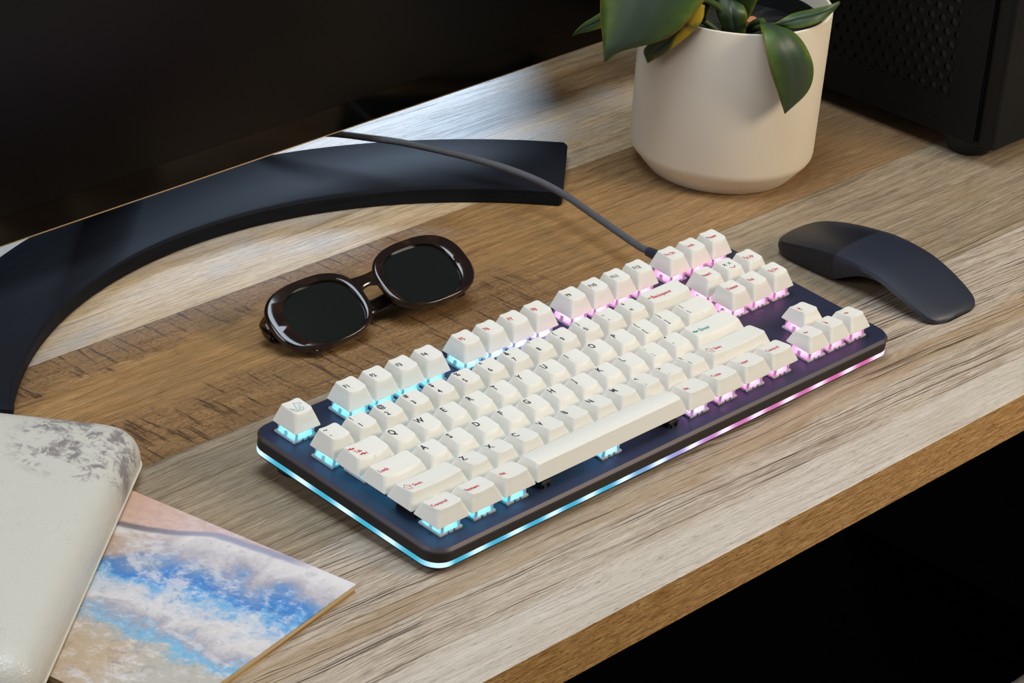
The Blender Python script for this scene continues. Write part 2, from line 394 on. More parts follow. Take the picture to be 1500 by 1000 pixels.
for i, s_ in enumerate(('Insert', '@face', 'Pg Up')):
    keys.append((15.5+i, 4., 1, 4, [('@face', 0, 0, 1, A)] if i == 1 else W_(s_, 3.9, 9.0, Rr, 3.4)))
for i, s_ in enumerate(('Delete', 'End', 'Pg Dn')): keys.append((15.5+i, 3., 1, 'D', W_(s_, 3.9, 9.0, Rr, 3.4)))
keys.append((16.5, 1., 1, 1, [('@up', 7, 10.5, 1, Rr)]))
for i, s_ in enumerate(('@left', '@down', '@right')): keys.append((15.5+i, 0., 1, 0, [(s_, 7, 10.5, 1, Rr)]))

# text outlines
texts = {}
for k in keys:
    for it in k[4]:
        if not it[0].startswith('@') or it[0] == '@': texts[it[0]] = None
tmp = []
for s_ in texts:
    cu = bpy.data.curves.new('t', 'FONT'); cu.body = s_; cu.size = 1.0; cu.resolution_u = 3; cu.offset = .026
    o = bpy.data.objects.new('t', cu); C.objects.link(o); tmp.append((s_, o))
bpy.context.view_layer.update()
dg = bpy.context.evaluated_depsgraph_get()
for s_, o in tmp:
    me = bpy.data.meshes.new_from_object(o.evaluated_get(dg))
    texts[s_] = ([tuple(v.co[:2]) for v in me.vertices], [tuple(p.vertices) for p in me.polygons])
    bpy.data.meshes.remove(me)
for s_, o in tmp:
    cu = o.data; bpy.data.objects.remove(o); bpy.data.curves.remove(cu)

def stroke(pts, wd, closed=False):
    """flat ribbon along a 2D polyline"""
    P = [Vector(p).to_2d() if len(p) > 2 else Vector(p) for p in pts]
    if closed: P = P+[P[0]]
    vs, fs = [], []
    for i, p in enumerate(P):
        if closed and i in (0, len(P)-1): d = (P[1]-P[-2])
        else: d = P[min(i+1, len(P)-1)]-P[max(i-1, 0)]
        d.normalize(); nrm = Vector((-d.y, d.x))*wd/2
        vs += [tuple(p+nrm), tuple(p-nrm)]
    for i in range(len(P)-1): fs.append((2*i, 2*i+1, 2*i+3, 2*i+2))
    return vs, fs
def arrow(x, y, ang, ln=4.2):
    c, s_ = math.cos(ang), math.sin(ang)
    base = [(-ln/2, .22), (-ln/2, -.22), (.2, -.22), (.2, -1.05), (ln/2, 0), (.2, 1.05), (.2, .22)]
    return [(x+a*c-b*s_, y+a*s_+b*c) for a, b in base], [tuple(range(7))]
def symbol(name, x, y):
    if name == '@left': return [(*arrow(7.2, 11.0, math.pi), M_RED)]
    if name == '@right': return [(*arrow(7.6, 11.4, 0), M_RED)]
    if name == '@up': return [(*arrow(7.2, 11.4, math.pi/2), M_RED)]
    if name == '@down': return [(*arrow(7.2, 11.4, -math.pi/2), M_RED)]
    if name == '@back': return [(*arrow(5.0, 10.0, math.pi, 2.6), M_RED)]
    if name == '@enter': return [(*arrow(6.5, 10.0, math.pi, 5.6), M_TEAL)]
    if name == '@tab':
        return [(*arrow(6.6, 13.6, math.pi, 4.6), M_RED), (*stroke([(4.1, 12.5), (4.1, 14.7)], .4), M_RED),
                (*arrow(9.2, 7.4, 0, 4.6), M_RED), (*stroke([(11.7, 6.3), (11.7, 8.5)], .4), M_RED)]
    if name == '@shift':
        return [(*stroke([(4.0, 10.2), (6.4, 13.0), (8.8, 10.2), (7.5, 10.2), (7.5, 7.6), (5.3, 7.6), (5.3, 10.2)], .42, True), M_RED)]
    if name == '@face':
        sm = [(10.3+1.9*math.cos(math.radians(a)), 8.7+1.9*math.sin(math.radians(a))) for a in range(190, 351, 20)]
        out = [(*stroke(sm, .55), M_RED)]
        for cx, mt in ((7.2, M_LEG), (11.4, M_TEAL)):
            for q in (1, -1): out.append((*stroke([(cx-1.0, 11.6-1.0*q), (cx+1.0, 11.6+1.0*q)], .55), mt))
        return out
    if name == '@wing':   # small line drawing of a winged animal
        W = .26; o = []
        o.append((*stroke([(9.6, 12.6), (10.6, 14.4), (10.9, 13.0), (12.3, 12.9), (13.6, 11.9), (13.4, 10.9), (12.0, 11.5), (11.1, 11.2), (11.2, 9.6), (12.0, 8.2), (11.2, 6.8), (9.4, 6.4), (8.0, 7.2)], W), T))
        o.append((*stroke([(9.6, 12.6), (9.0, 11.0), (8.6, 9.6), (7.6, 8.8), (6.0, 9.4), (4.6, 11.0), (4.4, 9.4), (5.0, 7.8), (6.4, 6.8), (8.0, 7.2), (9.3, 8.3)], W), T))
        o.append((*stroke([(5.2, 9.7), (6.6, 8.0), (8.2, 7.9)], W), T)); o.append((*stroke([(9.9, 9.9), (10.2, 8.4), (9.4, 7.3)], W), T))
        return o
    return []

def cut_long(vs, fs):
    """subdivide the flat legend so that it follows the dished cap"""
    bm = bmesh.new(); bv = [bm.verts.new((x, y, 0)) for x, y in vs]
    for f in fs:
        try: bm.faces.new([bv[i] for i in f])
        except ValueError: pass
    bmesh.ops.triangulate(bm, faces=bm.faces)
    for _ in range(2):
        lg = [e for e in bm.edges if e.calc_length() > 1.2]
        if lg:
            bmesh.ops.subdivide_edges(bm, edges=lg, cuts=1)
            bmesh.ops.triangulate(bm, faces=bm.faces)
    bm.verts.index_update()
    r = [(v.co.x, v.co.y) for v in bm.verts], [tuple(v.index for v in f.verts) for f in bm.faces]
    bm.free(); return r

capcache = {}
for x, y, w, pr, lg in keys:
    space = w == 6.25
    key = (w, pr, space)
    if key not in capcache: capcache[key] = cap_mesh(*key)
    cap = link('keycap', capcache[key], kb, (x*U, y*U, 0))
    f = top_fn(w, pr, space)
    if space: cap['label'] = 'long blank spacebar keycap'
    elif lg and lg[0][0] == '@wing': cap['label'] = 'corner keycap with a teal winged animal outline'
    elif lg and lg[0][0] == '@face': cap['label'] = 'keycap with crossed eyes and a red smile'
    if lg:
        m = MB(); mats = []
        for it in lg:
            parts = []
            if it[0].startswith('@') and it[0] != '@': parts = symbol(it[0], it[1], it[2])
            else:
                vs, fs = texts[it[0]]; parts = [([(it[1]+a*it[3], it[2]+b*it[3]) for a, b in vs], fs, it[4])]
            for vs, fs, mt in parts:
                if mt not in mats: mats.append(mt)
                vs, fs = cut_long(vs, fs)
                m.add([(a, b, f(a, b)+.075) for a, b in vs], fs, mats.index(mt))
        m.build('legend', mats, cap, smooth=False)
    s1 = link('key_switch', SW, kb, ((x+w/2)*U, (y+.5)*U, 0)); link('led', LED, s1)
    if w >= 2:
        d = 50 if space else 11.9
        for sx in (-1, 1): link('stabiliser', STAB, kb, ((x+w/2)*U+sx*d, (y+.5)*U-.5, 0))

# ------------------------------------------------------------------ cable
def braid():
    n = N('braided_sleeve'); X, Y, Z = n.pos()
    a = n.m('SINE', n.m('MULTIPLY', n.m('ADD', n.m('ADD', X, Y), n.m('MULTIPLY', Z, 1.4)), 5.5))
    b = n.m('SINE', n.m('MULTIPLY', n.m('SUBTRACT', n.m('SUBTRACT', Y, X), n.m('MULTIPLY', Z, 1.4)), 5.5))
    h = n.m('MULTIPLY', n.m('ADD', n.m('MULTIPLY', a, b), 1.0), .5)
    col = n.mix(h, srgb(48, 48, 51), srgb(104, 104, 108))
    n.bsdf(col, .6, 0, n.bump(h, .5, .0003)); return n.mat
M_BRAID = braid()
cable = empty('usb_cable', (333, 140, 0))
tag(cable, 'dark grey braided cable running from the keyboard over the monitor foot', 'cable')
path = [(331.5, 152, 17.2), (334, 166, 16.8), (340, 200, 18.5), (346, 240, 21), (342, 268, 24), (331, 298, 26.5), (313, 341, 27), (299.5, 363, 27), (283, 388, 26), (262, 416, 20), (238, 446, 9), (205, 478, 2.9), (150, 500, 2.4)]
cp = [(p.x-333, p.y-140, p.z) for p in catmull(path, 8)]
m = MB(); m.tube(cp, 2.25, 14); m.build('cord', M_BRAID, cable)
m = MB(); m.tube([(-2.6, -5.5, 17.6), (-2.3, -2, 17.6), (-1.9, 3, 17.4)], 4.1, 16); m.tube([(-1.9, 3, 17.4), (-1.4, 13, 17.1)], [3.6, 3.0], 16)
m.tube([(-2.7, -8.5, 17.6), (-2.6, -5.5, 17.6)], 2.6, 12)
m.build('connector', plain('slate_connector_shell', srgb(52, 56, 68), .4, .3), cable)

# ------------------------------------------------------------------ desk
desk = empty('desk', (0, -84, -740)); tag(desk, 'wooden desk with weathered oak plank top and brown front edge', 'desk')
DX0, DX1, DY0, DY1, DT = -620, 1350, -84, 640, 26.3
m = MB()
m.rings([rrect(DX0, DX1, DY0, DY1, 1, -DT, 1), rrect(DX0, DX1, DY0, DY1, 1, -.4, 1)], True, False, 1)
m.rings([rrect(DX0, DX1, DY0, DY1, 1, -.4, 1), rrect(DX0+.4, DX1-.4, DY0+.4, DY1-.4, 1, 0, 1)], False, True, 0)
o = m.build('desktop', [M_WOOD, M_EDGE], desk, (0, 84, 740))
M_LEGP = plain('black_powder_coat', srgb(12, 12, 13), .6)
for x in (-560, 1290):
    m = MB(); m.box(x-30, x+30, -40, 600, -740, -DT); m.build('leg', M_LEGP, desk, (0, 84, 740))

# ------------------------------------------------------------------ monitor
M_SCR = plain('dark_screen_panel', srgb(3, 3, 4), .28, Specular_IOR_Level=.22)
M_BEZ = plain('gloss_black_bezel', srgb(3, 3, 3), .12, Specular_IOR_Level=.25)
M_BACK = plain('matt_black_shell', srgb(14, 14, 15), .5)
n = N('brushed_black_metal'); X, Y, Z = n.pos()
ang = n.m('ARCTAN2', n.m('SUBTRACT', Y, 0.0), n.m('SUBTRACT', X, 0.0)); rad = n.m('SQRT', n.m('ADD', n.m('MULTIPLY', X, X), n.m('MULTIPLY', Y, Y)))
br = n.noise(n.xyz(n.m('MULTIPLY', ang, 6.0), n.m('MULTIPLY', rad, 1.6)), 1, 4, .6)
n.bsdf(n.mix(br, srgb(18, 19, 22), srgb(38, 40, 46)), n.m('ADD', .30, n.m('MULTIPLY', br, .2)), .03, n.bump(br, .12, .0002), Specular_IOR_Level=.008); M_STAND = n.mat
mon = empty('computer_monitor', (150, 395, 0)); tag(mon, 'large black monitor on a curved crescent stand behind the keyboard', 'monitor')
yaw = .0209
SX0, SX1, ZB, ZT = -250, 575, 44.5, 420     # panel extents along its own axis
def P(x, y, z):   # panel frame -> empty frame
    ux = math.cos(yaw)*x-math.sin(yaw)*y; uy = math.sin(yaw)*x+math.cos(yaw)*y
    return (ux-150, uy+347.6-395, z)
def pbox(m, x0, x1, y0, y1, z0, z1, r=2.5, mi=0, bev=.8):
    rs = []
    for yv, ins in ((y0, bev), (y0+max(bev, .01), 0), (y1, 0)):
        rr = rrect(x0+ins, x1-ins, z0+ins, z1-ins, r, 0, 4)
        rs.append([P(a, yv, b) for a, b, _ in rr])
    m.rings(rs, True, True, mi)
m = MB(); pbox(m, SX0, SX1, 1.2, 13, ZB, ZT, 3); m.build('panel_shell', M_BACK, mon)
m = MB(); pbox(m, SX0+2, SX1-2, .2, 1.6, ZB+.6, ZB+18.1, .5, 0, 0); m.build('lower_bezel', M_BEZ, mon)
m = MB(); pbox(m, SX0+2, SX1-2, .2, 1.6, ZB+18.3, ZT-3, .5, 0, 0); m.build('screen', M_SCR, mon)
m = MB(); pbox(m, SX0+30, SX1-30, 13, 55, ZB+25, ZT-30, 20); m.build('rear_housing', M_BACK, mon)
m = MB(); m.rings([[P(a, 1.6+b, ZB-1.0) for a, b, _ in rrect(SX0+5, SX1-5, 0, 10, 1, 0, 2)], [P(a, 1.6+b, ZB+.4) for a, b, _ in rrect(SX0+5, SX1-5, 0, 10, 1, 0, 2)]])
m.build('bottom_trim', plain('champagne_trim', srgb(214, 184, 144), .35, .3), mon)
m = MB()
m.rings([[P(a, 4+b, z) for a, b, _ in rrect(122, 182, 0, 7, 2, 0, 3)] for z in (ZB-2.6, ZB-.8)]); m.build('control_button', M_BACK, mon)
# crescent foot, origin of its brushed texture at the arc centre
AC = (150.0, 69.4); m = MB(); rs = []
for k in range(61):
    a = math.radians(41-(-1)*0+ (142.0-41.0)*k/60); Ri = 282.6; t = k/60; Ro = 362-24*t
    pts = []
    for rr, z in ((Ri+2.2, 0), (Ri+1.2, 1.0), (Ri, 10.2), (Ri+1.2, 11.8), (Ri+2.6, 12.2), (Ro-2.4, 12.2), (Ro-1.2, 11.8), (Ro, 10.2), (Ro-.6, 1.0), (Ro-1.6, 0)):
        pts.append((rr*math.cos(a), rr*math.sin(a), z))
    rs.append(pts)
def shrink(r_, e, da):
    c = Vector((sum(p[0] for p in r_)/len(r_), sum(p[1] for p in r_)/len(r_), 6)); q = []
    for p in r_:
        v = Vector(p); d = v-c; d = Vector((d.x*e, d.y*e, d.z*(.86 if e < 1 else 1))); v = c+d
        ca, sa = math.cos(da), math.sin(da); q.append((v.x*ca-v.y*sa, v.x*sa+v.y*ca, max(v.z, 0)))
    return q
rs = [shrink(rs[0], .90, -.0075), shrink(rs[0], .97, -.005)]+rs+[shrink(rs[-1], .97, .005), shrink(rs[-1], .90, .0075)]
m.rings(rs); m.build('stand_foot', M_STAND, mon, (AC[0]-150, AC[1]-395, 0))
m = MB(); m.rings([rrect(-17, 17, 24, 40, 6, z, 4) for z in (12, 200)]); m.build('stand_neck', M_STAND, mon)

# ------------------------------------------------------------------ computer case
M_PC = plain('matt_black_steel', srgb(6, 6, 7), .6, 0, grain=.2, gscale=1500, Specular_IOR_Level=.2)
M_PCF = plain('black_front_panel', srgb(6, 6, 6), .5, Specular_IOR_Level=.25)
pc = empty('computer_tower', (700, 300, 0)); tag(pc, 'black computer tower with perforated side panel behind the mouse', 'computer case')
PX, PY0, PY1, PZ0, PZ1 = 640, 128, 560, 14, 470
m = MB(); m.rings([rrect(PX+2, PX+215, PY0+3, PY1, 3, z, 3) for z in (PZ0, PZ1)]); m.build('chassis', M_BOT, pc, (-700, -300, 0))
# perforated side panel: a hexagonal cell sheet with real round holes
holes = []
pit = 9.2; rowz = 8.0
for j in range(34):
    z = 44.5+rowz*j
    for i in range(20):
        y = 160.5+(.0 if j % 2 == 0 else -.5*pit)+pit*i
        if j % 2 and i == 0 and False: continue
        holes.append((y, z))
m = MB(); nseg = 12
for (y, z) in holes:
    hexp = []
    for k in range(12):   # 12-point hexagon outline
        a = math.radians(30*k)
        rr_y = pit/2; rr = rr_y/max(abs(math.cos(((a+math.pi/6) % (math.pi/3))-math.pi/6)), .5)
        hexp.append((y+rr*math.cos(a), z+rr*math.sin(a)))
    circ = [(y+2.9*math.cos(math.radians(30*k)), z+2.9*math.sin(math.radians(30*k))) for k in range(12)]
    m.rings([[(PX, a, b) for a, b in hexp], [(PX, a, b) for a, b in circ], [(PX+1.6, a, b) for a, b in circ]], False, False)
ya, yb = 160.5-pit*.55, 160.5+pit*19.45; za, zb = 44.5-4.7, 44.5+rowz*33+4.7
m.box(PX+.02, PX+1.6, PY0+3, ya+.1, PZ0, PZ1); m.box(PX+.02, PX+1.6, yb-.1, PY1, PZ0, PZ1)
m.box(PX+.03, PX+1.6, ya, yb, PZ0, za+.6); m.box(PX+.03, PX+1.6, ya, yb, zb-.6, PZ1)
side = m.build('side_panel', M_PC, pc, (-700, -300, 0), smooth=False); side.data.validate()
m = MB(); m.rings([rrect(PX+1, PX+216, PY0-12, PY0+2.2, 4, z, 4) for z in (PZ0, PZ1)]); m.build('front_panel', M_PCF, pc, (-700, -300, 0))
m = MB(); m.rings([rrect(PX, PX+217, PY0-10, PY1+2, 3, z, 3) for z in (PZ1, PZ1+4)]); m.build('top_panel', M_PC, pc, (-700, -300, 0))
for (fx, fy) in ((PX+22, PY0+20), (PX+195, PY0+20), (PX+22, PY1-40), (PX+195, PY1-40)):
    m = MB(); m.rings([[(fx+r_*math.cos(2*math.pi*k/24), fy+r_*math.sin(2*math.pi*k/24), z) for k in range(24)] for r_, z in ((14, 0), (15, 1), (20, PZ0))])
    m.build('foot', M_RUB, pc, (-700, -300, 0))

# ------------------------------------------------------------------ mouse
M_M1 = plain('matt_black_mouse_shell', srgb(19, 21, 30), .40, grain=.1, gscale=3000)
M_M2 = plain('soft_touch_charcoal', srgb(32, 36, 48), .48, grain=.1, gscale=3000)
mouse = empty('computer_mouse', (441, 60, 0)); tag(mouse, 'black arched wireless mouse resting right of the keyboard', 'mouse')
# station: y, centre x, half width, top z at centre, underside z
prof = [(127, 444, 12, 9.0, 4.5), (125.5, 444, 18.5, 11.0, 2.2), (121, 444, 24, 13.2, 1.0), (112, 444, 26.5, 15.8, .2), (100, 443.5, 27, 18.6, 0), (88, 443, 27, 20.8, 0.0),
        (76, 442.5, 27, 22.4, 1.8), (67, 442, 27, 23.1, 6.5), (56, 441.5, 27, 23.0, 11.6), (42, 441, 27, 21.6, 13.2), (30, 441, 27, 18.2, 10.8), (20, 441, 26.5, 14.4, 7.6), (11, 441, 25.5, 10.4, 4.0),
        (4, 441, 23.5, 7.0, 1.2), (0, 441, 19, 4.8, .2), (-2.2, 441, 12, 3.0, .3)]
def mouse_ring(y, cx, hw, zt, zb):
    pts = []
    th = zt-zb; e = min(3.2, th*.45); cr = 3.0*hw/27
    for k in range(13):     # top from right to left
        u = 1-2*k/12; pts.append((cx+u*hw*.965-441, y-60, zt-cr*abs(u)**2.6-(0 if abs(u) < 1 else .3)))
    side = [(-1.0, zt-cr-e*.9), (-.985, zb+th*.35), (-.90, zb+.5), (-.8, zb)]
    for u, z in side: pts.append((cx+u*hw-441, y-60, max(min(z, zt-cr-.2), zb)))
    for k in range(1, 8): u = -.8+1.6*k/8; pts.append((cx+u*hw-441, y-60, zb))
    for u, z in reversed(side): pts.append((cx-u*hw-441, y-60, max(min(z, zt-cr-.2), zb)))
    return pts
PR = catmull([(*p[:3],) for p in prof], 5); PZ = catmull([(p[3], p[4], 0) for p in prof], 5)
st = [(a.x, a.y, a.z, b.x, max(b.y, .1)) for a, b in zip(PR, PZ)]
SEAM = 74.5
hd = [s_ for s_ in st if s_[0] >= SEAM]; tl = [s_ for s_ in st if s_[0] <= SEAM+.01]
m = MB(); m.rings([mouse_ring(*s_) for s_ in hd]); m.build('front_shell', M_M1, mouse)
m = MB(); first = list(hd[-1]); m.rings([mouse_ring(hd[-1][0]-.15, hd[-1][1], hd[-1][2]+.12, hd[-1][3]+.15, hd[-1][4])]+[mouse_ring(s_[0], s_[1], s_[2]+.12, s_[3]+.15, s_[4]) for s_ in tl if s_[0] < hd[-1][0]-.3])
m.build('flexible_tail', M_M2, mouse)

# ------------------------------------------------------------------ potted plant
def lathe(m, prof_, n_=96, mi=0, cx=0, cy=0):
    rs = [[(cx+r_*math.cos(2*math.pi*k/n_), cy+r_*math.sin(2*math.pi*k/n_), z) for k in range(n_)] for r_, z in prof_]
    m.rings(rs, True, True, mi)
plant = empty('potted_plant', (499, 235, 0)); tag(plant, 'broad leaved green houseplant in a round cream ceramic pot', 'plant')
M_POT = plain('cream_matt_ceramic', srgb(222, 210, 190), .5, grain=.06, gscale=1200)
m = MB(); lathe(m, [(46.6, 0), (48.2, .6), (49.4, 2.0), (59.3, 13.6), (60.4, 15.6), (60.9, 18.5), (62.1, 115.2), (61.8, 116.2), (61.0, 116.6), (60.0, 116.2), (59.6, 115.0), (58.2, 30), (50, 12)])
m.build('pot', M_POT, plant)
m = MB(); lathe(m, [(48, 14), (54.5, 104), (55.8, 104.3), (55.8, 107.2), (54.6, 107.4), (54.2, 104), (53.0, 96)]); m.build('inner_liner', plain('black_nursery_pot', srgb(16, 17, 19), .4), plant)
n = N('potting_bark'); X, Y, Z = n.pos(); v = n.noise(n.xyz(X, Y, Z), .25, 6, .7)
n.bsdf(n.ramp(v, [(.35, srgb(8, 7, 6)), (.58, srgb(20, 15, 12)), (.74, srgb(70, 46, 28))]), .85, 0, n.bump(v, .8, .004)); M_SOIL = n.mat
m = MB(); rs = []
for r_ in (52.9, 44, 34, 24, 14, 5):
    rs.append([(r_*math.cos(2*math.pi*k/48), r_*math.sin(2*math.pi*k/48), 96+(0 if r_ > 50 else random.uniform(-1.8, 1.8))) for k in range(48)])
m.rings(rs, False, True); tag(m.build('soil', M_SOIL, plant))
def leaf_mat(name, yellow=0.0):
    n = N(name); u, v = n.uv()
    d = n.m('ABSOLUTE', n.m('SUBTRACT', u, .5)); X, Y, Z = n.pos()
    ns = n.noise(n.xyz(X, Y, Z), .06, 4); fi = n.noise(n.xyz(n.m('MULTIPLY', u, 60.0), n.m('MULTIPLY', v, 4.0)), 1, 4)
    k = n.m('ADD', n.m('ADD', n.m('MULTIPLY', d, 1.5), n.m('MULTIPLY', n.m('SUBTRACT', ns, .5), .9)), n.m('MULTIPLY', n.m('SUBTRACT', fi, .5), .25))
    col = n.ramp(k, [(.0, srgb(58, 72, 56)), (.35, srgb(58, 78, 48)), (.62, srgb(74, 98, 42)), (.88, srgb(118, 136, 50))])
    mid = n.m('SUBTRACT', 1.0, n.sm(d, .0, .03)); col = n.mix(n.m('MULTIPLY', mid, .35), col, srgb(44, 70, 46))
    if yellow:
        yk = n.m('MULTIPLY', n.sm(n.m('ADD', ns, n.m('MULTIPLY', u, .2)), .56, .70), yellow); col = n.mix(yk, col, srgb(190, 164, 36))
    rim = n.sm(d, .480, .494); col = n.mix(rim, col, srgb(150, 110, 60))
    b = n.bsdf(col, .44, 0, n.bump(fi, .12, .0003)); b.inputs['Specular IOR Level'].default_value = .45
    tr = n.nd('ShaderNodeBsdfTranslucent'); n.put(tr.inputs[0], n.mix(.5, col, srgb(130, 170, 40)))
    mx = n.nd('ShaderNodeMixShader'); mx.inputs[0].default_value = .22
    n.t.links.new(b.outputs[0], mx.inputs[1]); n.t.links.new(tr.outputs[0], mx.inputs[2]); n.shader(mx.outputs[0]); return n.mat
M_LF, M_LFY = leaf_mat('glossy_green_leaf'), leaf_mat('yellowing_leaf', .9)
def leaf(Lp, Rp, cup=6, mat=M_LF, label=None, thick=.7):
    a = catmull(Lp, 5); b = catmull(Rp, 5); nc = 12; vs, fs, uv = [], [], []
    c0 = Vector((499, 235, 0)); wmax = max((q-p).length for p, q in zip(a, b))
    for i, (p, q) in enumerate(zip(a, b)):
        w_ = (q-p); ln = (a[min(i+1, len(a)-1)]-a[max(i-1, 0)]); nr = w_.cross(ln)
        nr = nr.normalized() if nr.length > 1e-6 else Vector((0, 0, 1))
        if nr.dot(Vector((-.75, -.6, .4))) < 0: nr = -nr
        for j in range(nc+1):
            t = j/nc; h_ = math.sin(math.pi*t)*cup*(w_.length/wmax) - (1.0*math.exp(-((t-.5)/.06)**2)*w_.length/wmax)
            vs.append(p+w_*t+nr*h_-c0); uv.append((t, i/(len(a)-1)))
    for i in range(len(a)-1):
        for j in range(nc):
            k = i*(nc+1)+j; fs.append((k, k+1, k+nc+2, k+nc+1))
    me = mesh_from('leaf', vs, fs, mat, True, None, uv)
    o = link('leaf', me, plant); md = o.modifiers.new('Solidify', 'SOLIDIFY'); md.thickness = thick*S; md.offset = -1
    if label: o['label'] = label
    return o
leaf([(437.2, 260.9, 198.6), (413.8, 269.2, 169.7), (401.6, 267.8, 143.4), (395.7, 262.5, 123.7), (392.9, 256.6, 109.4), (391.7, 253.4, 100.6), (392.4, 252.6, 93.4)],
     [(437.8, 260.3, 198.6), (446.4, 228.1, 179.4), (443.7, 211.6, 155.9), (431.1, 212.3, 132.8), (416.8, 223.8, 112.5), (398.9, 243.8, 101.6), (392.9, 252.1, 93.0)], 7, M_LF, 'largest broad leaf with a pointed tip')
leaf([(457.1, 268.7, 112.9), (441.3, 289.4, 107.6), (434.3, 303.3, 96.4), (431.4, 309.5, 89.5), (430.3, 313.8, 82.7)],
     [(453.9, 264.8, 104.1), (439.0, 286.0, 96.5), (433.3, 301.5, 88.7), (431.5, 308.0, 85.7), (430.5, 313.6, 82.2)], 1.5, M_LF, 'narrow leaf with a browned tip')
leaf([(429.4, 216.7, 139.5), (424.4, 227.1, 122.4), (421.1, 239.1, 104.8), (421.7, 245.5, 96.2), (423.4, 243.1, 88.2)],
     [(440.3, 215.0, 131.7), (436.6, 213.4, 122.2), (430.7, 219.7, 111.0), (425.1, 230.4, 98.4), (423.4, 242.4, 88.0)], 2.5, M_LFY, 'leaf mottled with yellow')
leaf([(464.0, 188.8, 122.4), (454.4, 178.5, 120.1), (450.9, 171.1, 111.4), (453.9, 167.7, 98.1), (460.9, 165.8, 83.8), (469.1, 165.1, 68.5)],
     [(470.3, 184.6, 122.7), (476.4, 170.9, 119.7), (482.1, 163.0, 109.5), (488.5, 160.7, 94.4), (486.7, 162.0, 79.6), (469.6, 164.9, 68.0)], 4, M_LF, 'leaf drooping over the pot rim')
leaf([(479.2, 188.5, 119.0), (491.8, 185.5, 124.0), (502.9, 178.2, 127.0), (513.5, 173.1, 129.0), (521.8, 171.4, 130.0)],
     [(484.9, 191.3, 115.0), (487.8, 178.5, 117.0), (500.9, 171.1, 120.0), (515.8, 171.3, 124.0), (523.7, 172.0, 128.0)], 2)
leaf([(462.2, 213.8, 108.0), (457.7, 215.0, 116.0), (455.3, 217.5, 124.0), (460.1, 219.3, 132.0)],
     [(473.1, 205.9, 108.0), (471.5, 205.1, 116.0), (469.7, 204.3, 124.0), (472.1, 215.2, 132.0)], 3)
leaf([(475.7, 217.7, 108.3), (465.8, 221.4, 125.5), (454.7, 226.3, 146.9), (459.4, 221.1, 170.0)],
     [(479.5, 213.5, 108.8), (477.0, 204.3, 126.0), (472.6, 198.7, 146.9), (460.7, 219.6, 171.1)], 4)
leaf([(465.6, 251.7, 104.6), (456.1, 254.8, 124.3), (452.2, 251.7, 149.0)], [(475.8, 240.3, 105.9), (469.5, 232.3, 128.3), (459.7, 235.7, 152.1)], 3)
M_STEM = plain('green_stem', srgb(66, 84, 36), .5)
for pts in ([(478, 225, 95), (476, 226, 115), (466, 234, 140), (442, 256, 185), (437.6, 260.6, 198)], [(482, 226, 95), (474, 246, 106), (456, 266, 109)],
            [(474, 222, 95), (460, 216, 122), (444, 217, 134), (434, 217, 136)], [(486, 222, 95), (482, 208, 112), (472, 194, 121), (466, 187.5, 122.4)],
            [(488, 226, 95), (487, 208, 108), (481, 190, 117)], [(478, 222, 95), (477, 214, 108)], [(474, 216, 95), (468, 210, 108)], [(470, 248, 95), (470, 247, 106)]):
    m = MB(); cc = catmull(pts, 5); m.tube([(p.x-499, p.y-235, p.z) for p in cc], 2.0, 10); m.build('stem', M_STEM, plant)
m = MB(); m.rings([[(7+a*.9, -7+b*.9, z+.2*a) for a, b, _ in rrect(-4, 4, -2.5, 2.5, 1, 0, 2)] for z in (96, 99, 104)]); tag(m.build('bark_chip', plain('orange_bark', srgb(178, 116, 76), .8), plant), 'orange brown chip of bark')

# ------------------------------------------------------------------ sunglasses
n = N('tortoiseshell_acetate'); X, Y, Z = n.pos(); v = n.noise(n.xyz(X, Y, Z), .06, 3)
b = n.bsdf(n.ramp(v, [(.5, srgb(26, 17, 13)), (.64, srgb(44, 27, 17)), (.72, srgb(110, 60, 20))]), .12); b.inputs['Coat Weight'].default_value = .3; b.inputs['Coat Roughness'].default_value = .04
M_ACE = n.mat
M_LENS = plain('dark_green_lens', srgb(20, 23, 20), .10)
GO = Vector((158.6, 211.9, 19.44)); gr = Vector((0.47824, -0.11171, -0.08934))
GM = Matrix.Rotation(gr.length, 3, gr.normalized())
gl = empty('sunglasses', GO, GM.to_euler()); tag(gl, 'dark tortoiseshell sunglasses with thick rounded frames lying on the desk', 'sunglasses')
def supe(cx, a, b, z, n_=72, m_=2.6, cy=0.0):
    o = []
    for k in range(n_):
        t = 2*math.pi*k/n_; c_, s_ = math.cos(t), math.sin(t)
        x = abs(c_)**(2/m_)*(1 if c_ > 0 else -1)*a; y = abs(s_)**(2/m_)*(1 if s_ > 0 else -1)*b
        o.append((cx+x, cy+y, z))
    return o
def wrap(p):     # slight face curvature of the front
    x, y, z = p; return (x, y, z-.0004*x*x)
m = MB()
for sx in (-1, 1):
    c = sx*35.1; q = sx*2.7
    rs = [supe(c, 23.7, 19.4, .6), supe(c, 23.9, 19.5, 1.9), supe(c, 24.5, 20.0, 2.3), supe(c+q*.85, 30.4, 22.3, 2.25, cy=1.5), supe(c+q*.9, 30.9, 22.7, 2.05, cy=1.6), supe(c+q, 31.7, 23.3, 1.1, cy=1.7), supe(c+q, 31.9, 23.5, .2, cy=1.7), supe(c+q, 31.7, 23.4, -1.4, cy=1.7), supe(c+q, 30.6, 22.6, -2.0, cy=1.6), supe(c, 24.6, 20.2, -2.0), supe(c, 23.7, 19.4, -1.2)]
    m.rings([[wrap(p) for p in r_] for r_ in rs], mi=0, closed=True)
rs = []
